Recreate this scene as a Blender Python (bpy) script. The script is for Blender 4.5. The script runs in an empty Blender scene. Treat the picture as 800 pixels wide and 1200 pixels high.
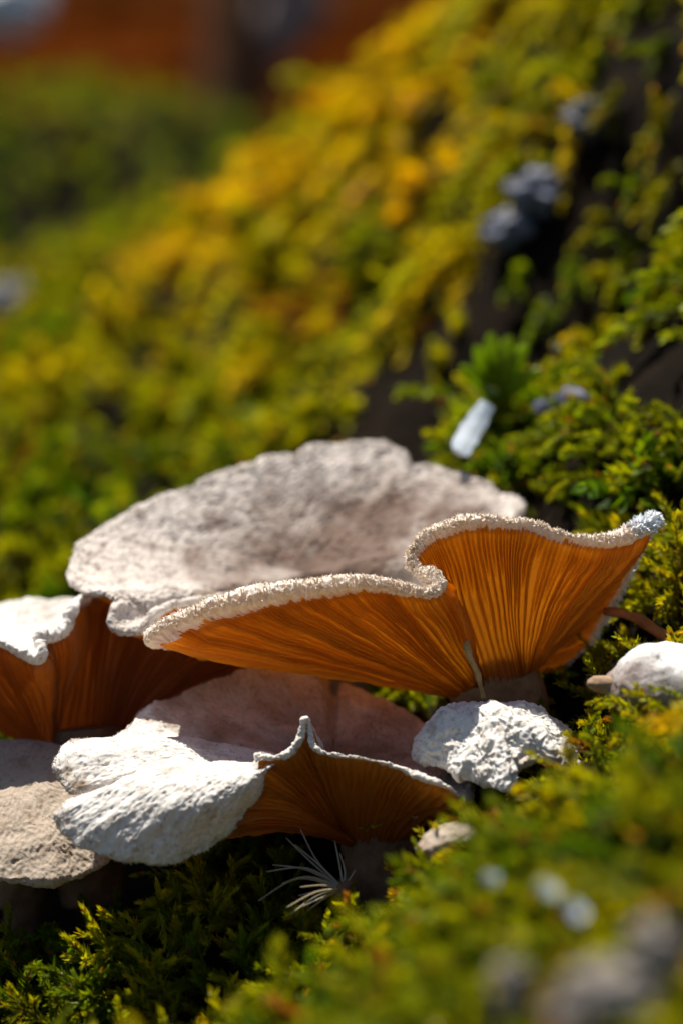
import bpy, math, random
import numpy as np
from mathutils import Vector, Matrix

# ------------------------------------------------------------------ camera, sky, sun, exposure
# 1 Blender unit = 1 cm (a close-up of mushrooms on a mossy bank)
sc = bpy.context.scene
sc.unit_settings.system = 'METRIC'
sc.unit_settings.scale_length = 0.01
PITCH = math.radians(10.0)
DIST = 40.0
cF = np.array([0, math.cos(PITCH), -math.sin(PITCH)])
cU = np.array([0, math.sin(PITCH), math.cos(PITCH)])
cR = np.array([1.0, 0, 0])
CAM = -DIST * cF
cam = bpy.data.cameras.new('camera'); camo = bpy.data.objects.new('camera', cam)
sc.collection.objects.link(camo); sc.camera = camo
camo.location = CAM
camo.rotation_euler = (math.pi / 2 - PITCH, 0, 0)
cam.sensor_fit = 'HORIZONTAL'; cam.sensor_width = 24.0; cam.lens = 120.0
cam.clip_start = 0.5; cam.clip_end = 20000
cam.dof.use_dof = True
cam.dof.focus_distance = DIST - 0.2
APERTURE = 0.95                       # entrance pupil in cm
cam.dof.aperture_fstop = cam.lens * 1e-3 / APERTURE

SUN_EL, SUN_AZ = math.radians(68), math.radians(-40)    # azimuth measured from +Y (away from camera) towards +X
w = bpy.data.worlds.new('World'); sc.world = w; w.use_nodes = True
nt = w.node_tree; bg = nt.nodes['Background']
sky = nt.nodes.new('ShaderNodeTexSky'); sky.sky_type = 'NISHITA'; sky.sun_disc = False
sky.sun_elevation = SUN_EL; sky.sun_rotation = SUN_AZ
nt.links.new(sky.outputs[0], bg.inputs[0]); bg.inputs[1].default_value = 0.05
sun = bpy.data.lights.new('sun', 'SUN'); suno = bpy.data.objects.new('sun', sun); sc.collection.objects.link(suno)
sun.energy = 5.0; sun.angle = math.radians(0.55); sun.color = (1.0, 0.93, 0.82)
sdir = Vector((math.cos(SUN_EL) * math.sin(SUN_AZ), math.cos(SUN_EL) * math.cos(SUN_AZ), math.sin(SUN_EL)))
suno.rotation_euler = sdir.to_track_quat('Z', 'Y').to_euler(); suno.location = (0, 0, 60)
sc.view_settings.view_transform = 'Standard'; sc.view_settings.look = 'None'
sc.view_settings.gamma = 1.0; sc.view_settings.use_curve_mapping = False
sc.view_settings.exposure = 0.75
sc.cycles.use_denoising = True
try: sc.cycles.denoiser = 'OPENIMAGEDENOISE'
except Exception: pass
sc.cycles.use_adaptive_sampling = False
sc.cycles.max_bounces = 8; sc.cycles.diffuse_bounces = 5; sc.cycles.transmission_bounces = 6
sc.cycles.transparent_max_bounces = 6; sc.cycles.sample_clamp_indirect = 6

rng = np.random.default_rng(11); random.seed(5)

# ------------------------------------------------------------------ helpers
def P(px, py, d):
    """point seen at pixel (px,py) of the 800x1200 photograph, d cm beyond the focus plane"""
    px, py, d = np.asarray(px, float), np.asarray(py, float), np.asarray(d, float)
    k = (DIST + d)[..., None]
    return CAM + k * (cF + cR * ((px - 400) / 4000)[..., None] - cU * ((py - 600) / 4000)[..., None])
def PT(t): return P(t[0], t[1], t[2])

_perm = np.random.default_rng(3).permutation(256)
_perm = np.concatenate([_perm, _perm, _perm])
_grad = np.random.default_rng(4).normal(size=(256, 3)); _grad /= np.linalg.norm(_grad, axis=1)[:, None]
def pn(p):
    """gradient noise, about -1..1"""
    p = np.asarray(p, float); i = np.floor(p).astype(int); f = p - i; i &= 255
    w_ = f * f * f * (f * (f * 6 - 15) + 10); r = 0
    for a in (0, 1):
        wa = w_[:, 0] if a else 1 - w_[:, 0]
        for b in (0, 1):
            wb = w_[:, 1] if b else 1 - w_[:, 1]
            for c in (0, 1):
                wc = w_[:, 2] if c else 1 - w_[:, 2]
                h = _perm[_perm[_perm[(i[:, 0] + a) & 255] + ((i[:, 1] + b) & 255)] + ((i[:, 2] + c) & 255)]
                g = _grad[h]
                r = r + wa * wb * wc * (g[:, 0] * (f[:, 0] - a) + g[:, 1] * (f[:, 1] - b) + g[:, 2] * (f[:, 2] - c))
    return r * 1.6
def fbm(p, o=3):
    s, a = 0, 1.0
    for k in range(o): s = s + a * pn(p * 2 ** k + 17.3 * k); a *= .5
    return s

col = sc.collection
def mesh_obj(name, V, F, mat, parent=None, smooth=True, origin=None, attrs=None):
    V = np.asarray(V, float)
    if parent is not None: origin = np.array(parent['_o'])
    if origin is None: origin = np.zeros(3)
    me = bpy.data.meshes.new(name)
    F = np.asarray(F, dtype=np.int32)
    k = F.shape[1]; n = len(F)
    me.vertices.add(len(V)); me.vertices.foreach_set('co', (V - origin).astype(np.float32).ravel())
    me.loops.add(n * k); me.loops.foreach_set('vertex_index', F.ravel())
    me.polygons.add(n); me.polygons.foreach_set('loop_start', np.arange(0, n * k, k, dtype=np.int32))
    me.polygons.foreach_set('use_smooth', np.full(n, smooth))
    for an, av in (attrs or {}).items():
        at = me.attributes.new(an, 'FLOAT_COLOR', 'POINT')
        at.data.foreach_set('color', np.concatenate([av, np.ones((len(av), 1))], 1).astype(np.float32).ravel())
    me.update(calc_edges=True); me.validate()
    me.materials.append(mat)
    o = bpy.data.objects.new(name, me); col.objects.link(o)
    if parent is not None: o.parent = parent
    else: o.location = origin
    return o
def thing(name, label, cat, origin, group=None):
    o = bpy.data.objects.new(name, None); col.objects.link(o)
    o.empty_display_size = .3
    o.location = origin; o['_o'] = [float(c) for c in origin]
    o['label'] = label; o['category'] = cat
    if group: o['group'] = group
    return o
def tag(o, label, cat, group=None):
    o['label'] = label; o['category'] = cat
    if group: o['group'] = group
    return o
def grid_faces(nr, nc, wrap=True, flip=False):
    r = np.arange(nr - 1)[:, None]; c = np.arange(nc if wrap else nc - 1)[None, :]
    c2 = (c + 1) % nc
    a, b, d, e = r * nc + c, r * nc + c2, (r + 1) * nc + c2, (r + 1) * nc + c
    q = np.stack([np.broadcast_to(x, (nr - 1, c.shape[1])) for x in ((a, b, d, e) if not flip else (a, e, d, b))], -1)
    return q.reshape(-1, 4)
def norm(a): return a / (np.linalg.norm(a, axis=-1, keepdims=True) + 1e-12)
def crom(C, n, closed=True):
    """Catmull-Rom through rows of C, n samples per span"""
    C = np.asarray(C, float); K = len(C); t = (np.arange(n) / n)[:, None]; out = []
    for i in range(K if closed else K - 1):
        if closed: p0, p1, p2, p3 = C[i - 1], C[i], C[(i + 1) % K], C[(i + 2) % K]
        else: p0, p1, p2, p3 = C[max(i - 1, 0)], C[i], C[i + 1], C[min(i + 2, K - 1)]
        out.append(.5 * (2 * p1 + (p2 - p0) * t + (2 * p0 - 5 * p1 + 4 * p2 - p3) * t * t + (3 * p1 - p0 - 3 * p2 + p3) * t ** 3))
    if not closed: out.append(C[-1:])
    return np.concatenate(out)
def grid_normals(G):
    du = np.roll(G, -1, 1) - np.roll(G, 1, 1)
    dv = np.empty_like(G); dv[1:-1] = G[2:] - G[:-2]; dv[0] = G[1] - G[0]; dv[-1] = G[-1] - G[-2]
    n = np.cross(du, dv); n[0] = n[1]
    return norm(n)
def tube(path, rad, seg=8):
    path = np.asarray(path, float); rad = np.broadcast_to(rad, (len(path),))
    t = np.gradient(path, axis=0); t = norm(t)
    ref = np.array([.31, .95, .12]); a = norm(np.cross(t, ref)); b = np.cross(t, a)
    an = np.arange(seg) * 2 * math.pi / seg
    ring = path[:, None] + rad[:, None, None] * (np.cos(an)[None, :, None] * a[:, None] + np.sin(an)[None, :, None] * b[:, None])
    V = ring.reshape(-1, 3); F = grid_faces(len(path), seg)
    V = np.concatenate([V, path[:1], path[-1:]]); n = len(path) * seg
    i = np.arange(seg); j = (i + 1) % seg
    c0 = np.stack([j, i, np.full(seg, n), np.full(seg, n)], 1)
    return V, F, n
def tube_obj(name, path, rad, mat, parent=None, seg=8, bump=0, bs=6.0, origin=None):
    V, F, n = tube(path, rad, seg)
    if bump:
        c = np.repeat(np.asarray(path), seg, 0)
        nn = norm(V[:n] - c); V[:n] += nn * (bump * fbm(V[:n] * bs))[:, None]
    i = np.arange(seg); j = (i + 1) % seg; m = n - seg
    # closed ends: fold the ends to their centres with slivers
    V = np.concatenate([V, V[n:n + 1], V[n + 1:n + 2]])
    E0 = np.stack([j, i, np.full(seg, n), np.full(seg, n + 2)], 1)[:, :3]
    E1 = np.stack([m + i, m + j, np.full(seg, n + 1)], 1)
    T = np.concatenate([F[:, [0, 1, 2]], F[:, [0, 2, 3]], E0, E1])
    return mesh_obj(name, V[:n + 2], T, mat, parent, origin=origin)
def blob_obj(name, center, axes, mat, parent=None, amp=.1, freq=1.5, seed=0., n=22, origin=None, sharp=False):
    """uneven stone-like closed lump; axes = three half-axis vectors"""
    nu, nv = n * 2, n
    th = np.linspace(0, math.pi, nv)[:, None]; ph = (np.arange(nu) * 2 * math.pi / nu)[None]
    D = np.stack([np.sin(th) * np.cos(ph), np.sin(th) * np.sin(ph), np.cos(th) + 0 * ph], -1).reshape(-1, 3)
    r = 1 + amp * fbm(D * freq + seed)
    if sharp: D = np.sign(D) * np.abs(D) ** .6
    V = np.asarray(center) + (D * r[:, None]) @ np.asarray(axes)
    return mesh_obj(name, V, grid_faces(nv, nu, flip=True), mat, parent, origin=origin if parent is None else None)

# ------------------------------------------------------------------ materials
def mat_new(name):
    m = bpy.data.materials.new(name); m.use_nodes = True; t = m.node_tree; t.nodes.clear()
    out = t.nodes.new('ShaderNodeOutputMaterial')
    def N(ty, **k):
        n = t.nodes.new(ty)
        for a, v in k.items():
            if a in n.inputs.keys() if isinstance(a, str) else False: n.inputs[a].default_value = v
            else: setattr(n, a, v)
        return n
    return m, t, out, N
def ramp(N, t, src, stops):
    r = N('ShaderNodeValToRGB'); e = r.color_ramp.elements
    while len(e) < len(stops): e.new(.5)
    for el, (p, c) in zip(e, stops): el.position = p; el.color = (*c, 1)
    t.links.new(src, r.inputs[0]); return r.outputs[0]
def noise(N, t, vec, scale, detail=3, rough=.55, dist=0.):
    n = N('ShaderNodeTexNoise'); n.inputs['Scale'].default_value = scale; n.inputs['Detail'].default_value = detail
    n.inputs['Roughness'].default_value = rough; n.inputs['Distortion'].default_value = dist
    t.links.new(vec, n.inputs['Vector']); return n.outputs[0]
def mixc(N, t, a, b, f, mode='MIX'):
    m = N('ShaderNodeMix'); m.data_type = 'RGBA'; m.blend_type = mode
    for s, v in ((m.inputs[6], a), (m.inputs[7], b)):
        if isinstance(v, tuple): s.default_value = (*v, 1)
        else: t.links.new(v, s)
    if isinstance(f, float): m.inputs[0].default_value = f
    else: t.links.new(f, m.inputs[0])
    return m.outputs[2]
def bump(N, t, h, strength, dist, prev=None):
    b = N('ShaderNodeBump'); b.inputs['Strength'].default_value = strength; b.inputs['Distance'].default_value = dist
    t.links.new(h, b.inputs['Height'])
    if prev: t.links.new(prev, b.inputs['Normal'])
    return b.outputs[0]
def fleshy(name, pale, tan, brown, speck=.5, trans=(0.7, .35, .12), ft=.25, rough=.85, big=.7, bumpd=.02, spec=.2):
    """felted mushroom skin: mottled tones, dark pits, some light passing through"""
    m, t, out, N = mat_new(name); L = t.links
    tc = N('ShaderNodeTexCoord').outputs['Object']
    n1 = noise(N, t, tc, big, 4, .6, .4); n2 = noise(N, t, tc, 4.5, 5, .65, .6); n3 = noise(N, t, tc, 17, 4, .65, .5)
    at = N('ShaderNodeAttribute'); at.attribute_name = 'pale'; sp_ = N('ShaderNodeSeparateColor'); L.new(at.outputs['Color'], sp_.inputs[0])
    ad = N('ShaderNodeMath'); ad.operation = 'MULTIPLY_ADD'; L.new(sp_.outputs[0], ad.inputs[0]); ad.inputs[1].default_value = .5; 
    sb_ = N('ShaderNodeMath'); sb_.operation = 'SUBTRACT'; L.new(n1, sb_.inputs[0]); sb_.inputs[1].default_value = .27; L.new(sb_.outputs[0], ad.inputs[2])
    c1 = ramp(N, t, ad.outputs[0], [(.30, tan), (.62, pale)])
    f2 = ramp(N, t, n2, [(.50, (0, 0, 0)), (.70, (1, 1, 1))])
    c2 = mixc(N, t, c1, brown, f2)
    mm = N('ShaderNodeMix'); mm.data_type = 'RGBA'; mm.inputs[0].default_value = speck
    L.new(c1, mm.inputs[6]); L.new(c2, mm.inputs[7]); c = mm.outputs[2]
    f3 = ramp(N, t, n3, [(.62, (0, 0, 0)), (.78, (1, 1, 1))])
    c = mixc(N, t, c, tuple(b * .55 for b in brown), ramp(N, t, n3, [(.56, (0, 0, 0)), (.70, (.75, .75, .75))]))
    vn = N('ShaderNodeTexVoronoi'); vn.inputs['Scale'].default_value = 13; L.new(tc, vn.inputs['Vector'])
    nr = bump(N, t, n3, .55, bumpd); nr = bump(N, t, vn.outputs['Distance'], .35, bumpd, nr)
    p = N('ShaderNodeBsdfPrincipled'); L.new(c, p.inputs['Base Color']); p.inputs['Roughness'].default_value = rough
    p.inputs['Specular IOR Level'].default_value = spec; L.new(nr, p.inputs['Normal'])
    try: p.inputs['Sheen Weight'].default_value = .25
    except Exception: pass
    tr = N('ShaderNodeBsdfTranslucent'); tr.inputs[0].default_value = (*trans, 1); L.new(nr, tr.inputs['Normal'])
    mx = N('ShaderNodeMixShader'); mx.inputs[0].default_value = ft
    L.new(p.outputs[0], mx.inputs[1]); L.new(tr.outputs[0], mx.inputs[2]); L.new(mx.outputs[0], out.inputs[0])
    return m
def gillmat(name, a, b, trans, ft=.5):
    m, t, out, N = mat_new(name); L = t.links
    tc = N('ShaderNodeTexCoord').outputs['Object']
    n1 = noise(N, t, tc, 1.1, 4, .6); n2 = noise(N, t, tc, 14, 4, .65)
    c = ramp(N, t, n1, [(.35, a), (.65, b)])
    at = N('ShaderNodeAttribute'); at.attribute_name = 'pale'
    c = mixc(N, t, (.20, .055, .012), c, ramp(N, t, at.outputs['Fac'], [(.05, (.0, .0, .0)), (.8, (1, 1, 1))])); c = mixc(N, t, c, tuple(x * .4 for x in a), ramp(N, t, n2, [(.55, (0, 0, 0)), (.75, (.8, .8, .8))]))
    nr = bump(N, t, n2, .5, .015)
    p = N('ShaderNodeBsdfPrincipled'); L.new(c, p.inputs['Base Color']); p.inputs['Roughness'].default_value = .5
    p.inputs['Specular IOR Level'].default_value = .35; L.new(nr, p.inputs['Normal'])
    tr = N('ShaderNodeBsdfTranslucent'); tr.inputs[0].default_value = (*trans, 1)
    mx = N('ShaderNodeMixShader'); mx.inputs[0].default_value = ft
    L.new(p.outputs[0], mx.inputs[1]); L.new(tr.outputs[0], mx.inputs[2]); L.new(mx.outputs[0], out.inputs[0])
    return m
def leafmat(name, rough=.42, ft=.45, attr='tint', const=None, spec=.4):
    m, t, out, N = mat_new(name); L = t.links
    if const is None:
        a = N('ShaderNodeAttribute'); a.attribute_name = attr; c = a.outputs['Color']
    else:
        tc = N('ShaderNodeTexCoord').outputs['Object']
        c = ramp(N, t, noise(N, t, tc, 2.5, 4), [(.35, tuple(x * .65 for x in const)), (.65, const)])
    p = N('ShaderNodeBsdfPrincipled'); L.new(c, p.inputs['Base Color']); p.inputs['Roughness'].default_value = rough
    p.inputs['Specular IOR Level'].default_value = spec
    tr = N('ShaderNodeBsdfTranslucent')
    g = N('ShaderNodeMix'); g.data_type = 'RGBA'; g.blend_type = 'MULTIPLY'; g.inputs[0].default_value = 1
    L.new(c, g.inputs[6]); g.inputs[7].default_value = (2.2, 1.9, .7, 1); L.new(g.outputs[2], tr.inputs[0])
    mx = N('ShaderNodeMixShader'); mx.inputs[0].default_value = ft
    L.new(p.outputs[0], mx.inputs[1]); L.new(tr.outputs[0], mx.inputs[2]); L.new(mx.outputs[0], out.inputs[0])
    return m
def plain(name, a, b, scale=3., rough=.8, bd=.03, spec=.3, bscale=None):
    m, t, out, N = mat_new(name); L = t.links
    tc = N('ShaderNodeTexCoord').outputs['Object']
    n1 = noise(N, t, tc, scale, 6, .65, .3); n2 = noise(N, t, tc, bscale or scale * 4, 5, .65)
    p = N('ShaderNodeBsdfPrincipled'); L.new(ramp(N, t, n1, [(.35, a), (.65, b)]), p.inputs['Base Color'])
    p.inputs['Roughness'].default_value = rough; p.inputs['Specular IOR Level'].default_value = spec
    L.new(bump(N, t, n2, .7, bd), p.inputs['Normal']); L.new(p.outputs[0], out.inputs[0])
    return m
M_hero = fleshy('felt_white_margin', (.86, .83, .77), (.70, .62, .50), (.55, .42, .28), .5, ft=.30, trans=(.95, .72, .42))
M_back = fleshy('felt_grey_brown', (.62, .56, .51), (.165, .108, .082), (.10, .06, .042), .9, ft=.08, big=.8, trans=(.7, .5, .35))
M_low = fleshy('felt_pale_tan', (.84, .81, .76), (.27, .205, .145), (.26, .18, .11), .55, ft=.16, trans=(.8, .58, .32))
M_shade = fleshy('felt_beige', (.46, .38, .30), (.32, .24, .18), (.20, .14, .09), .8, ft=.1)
M_nub = fleshy('felt_chalky', (.80, .78, .74), (.66, .60, .53), (.36, .25, .18), .6, ft=.08, bumpd=.03)
M_round = fleshy('felt_grey_white', (.80, .80, .80), (.20, .14, .115), (.15, .10, .08), .6, ft=.05, big=.9)
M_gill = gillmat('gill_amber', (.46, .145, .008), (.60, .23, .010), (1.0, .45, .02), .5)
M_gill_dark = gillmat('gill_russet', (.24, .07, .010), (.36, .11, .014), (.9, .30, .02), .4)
M_gill_low = gillmat('gill_brown', (.36, .14, .02), (.52, .22, .025), (1., .50, .06), .55)
M_stem = plain('stem_fibrous', (.24, .15, .09), (.40, .27, .17), 2.5, .85)
M_stem_brown = plain('stem_brown', (.17, .085, .035), (.33, .19, .09), 2.5, .85)
M_stem_dark = plain('stem_dark', (.09, .05, .03), (.20, .12, .07), 2.5, .9)
M_soil = plain('soil', (.003, .0022, .0015), (.012, .008, .005), .9, .95, .12, .04, 5)
M_floor = plain('forest_floor', (.016, .006, .002), (.04, .013, .003), .05, 1., .5, .0, .3)
M_moss = leafmat('moss_leaf', rough=.55, spec=.1, ft=.42)
M_mstem = leafmat('moss_stem', ft=.1)
M_frost = plain('frost', (.75, .80, .86), (.9, .92, .95), 9, .35, .01, .5)
M_stone = plain('bluish_stone', (.03, .034, .048), (.16, .18, .25), 1.2, .55, .06, .4)
M_dark = plain('dark_stone', (.02, .022, .03), (.08, .09, .11), 1.2, .55, .06, .4)
M_twig = plain('twig_bark', (.26, .08, .02), (.50, .19, .06), 5, .7)
M_chip = plain('pale_chip', (.36, .43, .50), (.58, .64, .70), 3, .3, .02, .5)
M_purple = plain('violet_chip', (.16, .16, .26), (.36, .36, .50), 3, .4, .02, .5)
M_pebble = plain('pebble', (.13, .10, .08), (.34, .31, .28), 1.1, .6, .05, .4)
M_hair = leafmat('pappus_hair', const=(.5, .47, .40), ft=.35)
M_green = leafmat('broad_leaf', const=(.24, .36, .012), rough=.4, ft=.45)
M_dew, _t, _o, _N = mat_new('dew')
_p = _N('ShaderNodeBsdfPrincipled'); _p.inputs['Base Color'].default_value = (.95, .98, 1, 1); _p.inputs['Roughness'].default_value = .03
_p.inputs['Transmission Weight'].default_value = 1; _p.inputs['IOR'].default_value = 1.33; _t.links.new(_p.outputs[0], _o.inputs[0])

# ------------------------------------------------------------------ ground: a height field through measured points of the bank
gp = [(800, 880, -2.6), (700, 905, -2.2), (610, 930, -1.2), (560, 1010, -2.8), (640, 1005, -6.5), (800, 1000, -8.5), (500, 1085, -3.2), (420, 1110, -2.2),
      (400, 1215, -7), (600, 1205, -10.5), (800, 1205, -12), (800, 1105, -10.5), (300, 1160, -1.2), (200, 1180, -.8), (100, 1200, -.8), (0, 1235, -.8), (120, 1330, -5), (0, 1330, -4),
      (280, 1260, -3), (60, 1110, 1.5), (0, 1100, 2.2), (200, 1060, 1.6), (330, 1060, .6), (460, 1075, .2), (400, 1075, .2), (575, 880, 1.0), (650, 850, .9),
      (680, 800, 1.8), (770, 720, 1.8), (800, 640, 2.2), (720, 640, 3.0), (650, 590, 4.4), (800, 520, 3.2), (700, 510, 4.6), (800, 420, 4.2), (600, 530, 5.6),
      (560, 470, 7.5), (680, 400, 6.8), (800, 300, 6.5), (640, 260, 10), (760, 150, 9.5), (800, 20, 10),
      (450, 800, 3.5), (330, 800, 4.5), (200, 900, 4.0), (0, 900, 5),
      (400, 560, 9), (250, 600, 10), (80, 690, 9), (0, 640, 11), (150, 540, 13), (0, 500, 15), (300, 450, 14), (420, 400, 15), (500, 330, 16),
      (100, 450, 18), (0, 440, 19), (250, 370, 20), (400, 300, 20), (520, 240, 16), (600, 150, 14), (650, 50, 15),
      (0, 385, 23), (130, 330, 24), (250, 240, 25), (330, 180, 25), (450, 105, 23), (560, 30, 20), (700, -60, 16), (800, -80, 15)]
GP = P([a[0] for a in gp], [a[1] for a in gp], [a[2] for a in gp])
GX = np.array([(-15, 0, -6.5), (-14, -14, -6.5), (-12, 12, -2.6), (14, -14, 1.2), (16, 4, 5.5), (20, 20, 9), (-18, 20, -1.), (0, -24, -3.4), (12, -26, -2), (-12, -28, -6),
               (-8, 37, -1.8), (0, 38, .8), (9, 38, 5), (-16, 42, -3), (18, 40, 8), (0, 50, -2), (-12, 55, -3), (12, 52, 1), (0, 70, -4), (-20, 70, -4), (20, 70, -3), (24, 0, 7), (-24, 0, -7), (-24, -26, -7), (24, -26, 2), (24, 55, 2), (-24, 50, -4)], float)
GA = np.concatenate([GP, GX])
def _phi(r): return np.where(r > 1e-9, r * r * np.log(r + 1e-9), 0)
_n = len(GA); _A = np.zeros((_n + 3, _n + 3))
_A[:_n, :_n] = _phi(np.linalg.norm(GA[:, None, :2] - GA[None, :, :2], axis=-1)) + np.eye(_n) * .6
_A[:_n, _n] = 1; _A[:_n, _n + 1:] = GA[:, :2]; _A[_n:, :_n] = _A[:_n, _n:].T
_W = np.linalg.solve(_A, np.concatenate([GA[:, 2], np.zeros(3)]))
MND = P(90, 215, 58)
HOLLOW = [(*PT((690, 215, 10))[:2], 1.4, 1.3), (*PT((630, 320, 9))[:2], 1.0, .9), (*PT((770, 170, 9.5))[:2], 1.2, 1.0), (*PT((540, 440, 9.5))[:2], .8, .7), (*PT((300, 410, 15.5))[:2], 1.0, .8), (*PT((190, 440, 16))[:2], .8, .6)]
def height(x, y):
    x = np.asarray(x, float); y = np.asarray(y, float); z = np.empty_like(x)
    for s in range(0, len(x), 20000):
        q = np.stack([x[s:s + 20000], y[s:s + 20000]], 1)
        z[s:s + 20000] = _phi(np.linalg.norm(q[:, None] - GA[None, :, :2], axis=-1)) @ _W[:_n] + _W[_n] + q @ _W[_n + 1:]
    g = np.exp(-(((x - MND[0]) / 7.0) ** 2 + ((y - MND[1]) / 7.0) ** 2) ** 1.3)
    z = z * (1 - g) + g * (MND[2] + 2.4)
    z = z - .75 * np.clip((y - 4) / 5, 0, 1) * np.clip((40 - y) / 6, 0, 1)
    for (sx, sy, sr, sd) in HOLLOW: z = z - sd * np.exp(-((x - sx) ** 2 + (y - sy) ** 2) / (sr * sr))
    e = np.clip(np.maximum(np.maximum(np.abs(x) - 20, 0) / 8, np.maximum(y - 68, 0) / 12), 0, 1); e = e * e * (3 - 2 * e)
    return np.clip(z, -9, 14) * (1 - e) - 6 * e
def hgt(x, y): return height(np.array([x]), np.array([y]))[0]
xs = np.arange(-30, 30.01, .4); ys = np.arange(-34, 82, .4)
XX, YY = np.meshgrid(xs, ys); zz = height(XX.ravel(), YY.ravel())
pp = np.stack([XX.ravel(), YY.ravel(), zz], 1)
zz = zz - .10 + .16 * fbm(pp * .9) + .05 * pn(pp * 3.1)
g = mesh_obj('ground', np.stack([XX.ravel(), YY.ravel(), zz], 1), grid_faces(len(ys), len(xs), wrap=False), M_soil)
g['kind'] = 'structure'
S = 9000.
ff = [(-S, -S, -4.6), (S, -S, -4.6), (S, S, -4.6), (-S, S, -4.6)]
h0, h1, h2, h3 = -27, 27, -31, 79
V = [(x, y, -4.6) for y in (-S, h2, h3, S) for x in (-S, h0, h1, S)]
F = [(r * 4 + c, r * 4 + c + 1, r * 4 + c + 5, r * 4 + c + 4) for r in range(3) for c in range(3) if not (r == 1 and c == 1)]
g = mesh_obj('forest_floor', V, F, M_floor); g['kind'] = 'structure'

# ------------------------------------------------------------------ moss
def shoots(base, gdir, L, nleaf, ll, lw, tint, droop=.35, tiptint=None, open_=.72):
    """vectorised moss shoots. base (S,3), gdir (S,3), L (S,), tint (S,3). returns V, T, C of leaves and stems"""
    S_ = len(base); t = (np.arange(nleaf) + .6) / nleaf
    gdir = norm(gdir); ref = norm(rng.normal(size=(S_, 3))); a = norm(np.cross(gdir, ref)); b = np.cross(gdir, a)
    bend = (a * rng.uniform(-1, 1, (S_, 1)) + b * rng.uniform(-1, 1, (S_, 1))) * .35
    sag = np.array([0, 0, -1.]) * droop * rng.uniform(.3, 1.3, (S_, 1))
    pos = base[:, None] + (L[:, None] * t)[..., None] * gdir[:, None] + (L[:, None] * t ** 2)[..., None] * (bend + sag)[:, None]
    tan = norm(gdir[:, None] + 2 * t[None, :, None] * (bend + sag)[:, None])
    az = (np.arange(nleaf) * 2.39996)[None] + rng.uniform(0, 6.28, (S_, 1)) + rng.normal(0, .35, (S_, nleaf))
    a2 = norm(np.cross(tan, b[:, None])); b2 = np.cross(tan, a2)
    rad = np.cos(az)[..., None] * a2 + np.sin(az)[..., None] * b2
    op = (rng.normal(open_, .16, (S_, nleaf)) - .30 * t[None] ** 3)[..., None]
    e = norm(np.cos(op) * tan + np.sin(op) * rad)
    s = norm(np.cross(e, rad + 1e-3))
    n = np.cross(s, e)
    k = (ll * (1.12 - .55 * t ** 2)[None] * rng.uniform(.7, 1.25, (S_, nleaf)))[..., None]
    wd = lw * rng.uniform(.75, 1.3, (S_, nleaf))[..., None]
    curl = rng.normal(.0, .12, (S_, nleaf))[..., None]
    v0 = pos; v1 = pos + .42 * k * e + wd * s + .25 * wd * n; v2 = pos + .42 * k * e - wd * s + .25 * wd * n; v3 = pos + k * e - curl * k * n
    V = np.stack([v0, v1, v3, v2], 2).reshape(-1, 3)
    i = np.arange(S_ * nleaf) * 4
    T = np.concatenate([np.stack([i, i + 1, i + 2], 1), np.stack([i, i + 2, i + 3], 1)])
    c = tint[:, None, :] * rng.uniform(.72, 1.3, (S_, nleaf, 1))
    if tiptint is not None:
        c = c * (.38 + .62 * np.clip(t * 1.7, 0, 1))[None, :, None]; f = (t ** 2.2)[None, :, None]; c = c * (1 - f) + f * tiptint[:, None] * rng.uniform(.8, 1.25, (S_, nleaf, 1))  # browner old growth at the base, darkened also for shaded gaps; tips lightened
    br = (rng.random((S_, nleaf, 1)) < .04); c = np.where(br, np.array([.20, .09, .015]), c)
    C = np.repeat(c[:, :, None], 4, 2).reshape(-1, 3)
    # stems, 3-sided
    ts = np.array([0, .35, .7, 1.]); sp = base[:, None] + (L[:, None] * ts)[..., None] * gdir[:, None] + (L[:, None] * ts ** 2)[..., None] * (bend + sag)[:, None]
    r = (np.array([.016, .015, .012, .004]) * (ll / .13))[None, :, None, None]
    an = np.arange(3) * 2.0944
    ring = sp[:, :, None] + r * (np.cos(an)[None, None, :, None] * a[:, None, None] + np.sin(an)[None, None, :, None] * b[:, None, None])
    SV = ring.reshape(-1, 3); o = (np.arange(S_) * 12)[:, None, None]; rr = (np.arange(3) * 3)[None, :, None]; cc = np.arange(3)[None, None]
    q = np.stack([o + rr + cc, o + rr + (cc + 1) % 3, o + rr + 3 + (cc + 1) % 3, o + rr + 3 + cc], -1).reshape(-1, 4)
    ST = np.concatenate([q[:, :3], q[:, [0, 2, 3]]]); SC = np.repeat(tint * .6 + np.array([.05, .02, 0]) * .5, 12, 0)
    return (V, T, C), (SV, ST, SC)
def moss_tint(p):
    """natural colour: deep green, fresh yellow-green, golden old growth; patchy and gold on the dry crest"""
    n = fbm(p * .22 + 5, 2); n2 = pn(p * .9 + 40)
    far = np.clip((p[:, 1] - 36) / 8, 0, 1)
    dry = (1 - far) * np.clip((p[:, 1] - 8) / 14, 0, 1) * np.clip((p[:, 2] + 1.5) / 3.5, 0, 1)
    g = np.clip(.42 + .38 * n + .25 * n2 + .42 * dry - .25 * far + rng.normal(0, .14, len(p)), 0, 1)[:, None]
    green = np.array([.045, .105, .003]); lime = np.array([.19, .22, .003]); gold = np.array([.38, .28, .003]); rust = np.array([.17, .085, .010])
    c = np.where(g < .55, green + (lime - green) * (g / .55), lime + (gold - lime) * ((g - .55) / .45))
    ru = (rng.random((len(p), 1)) < .025 + .02 * dry[:, None]); return np.where(ru, rust, c)
def ground_hit(px, py, lift=0.):
    d = np.arange(-22, 60, .1); q = P(np.full(len(d), float(px)), np.full(len(d), float(py)), d); h = height(q[:, 0], q[:, 1])
    i = np.argmax(q[:, 2] < h + lift); return d[i] if q[i, 2] < h[i] + lift else 60.
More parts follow.
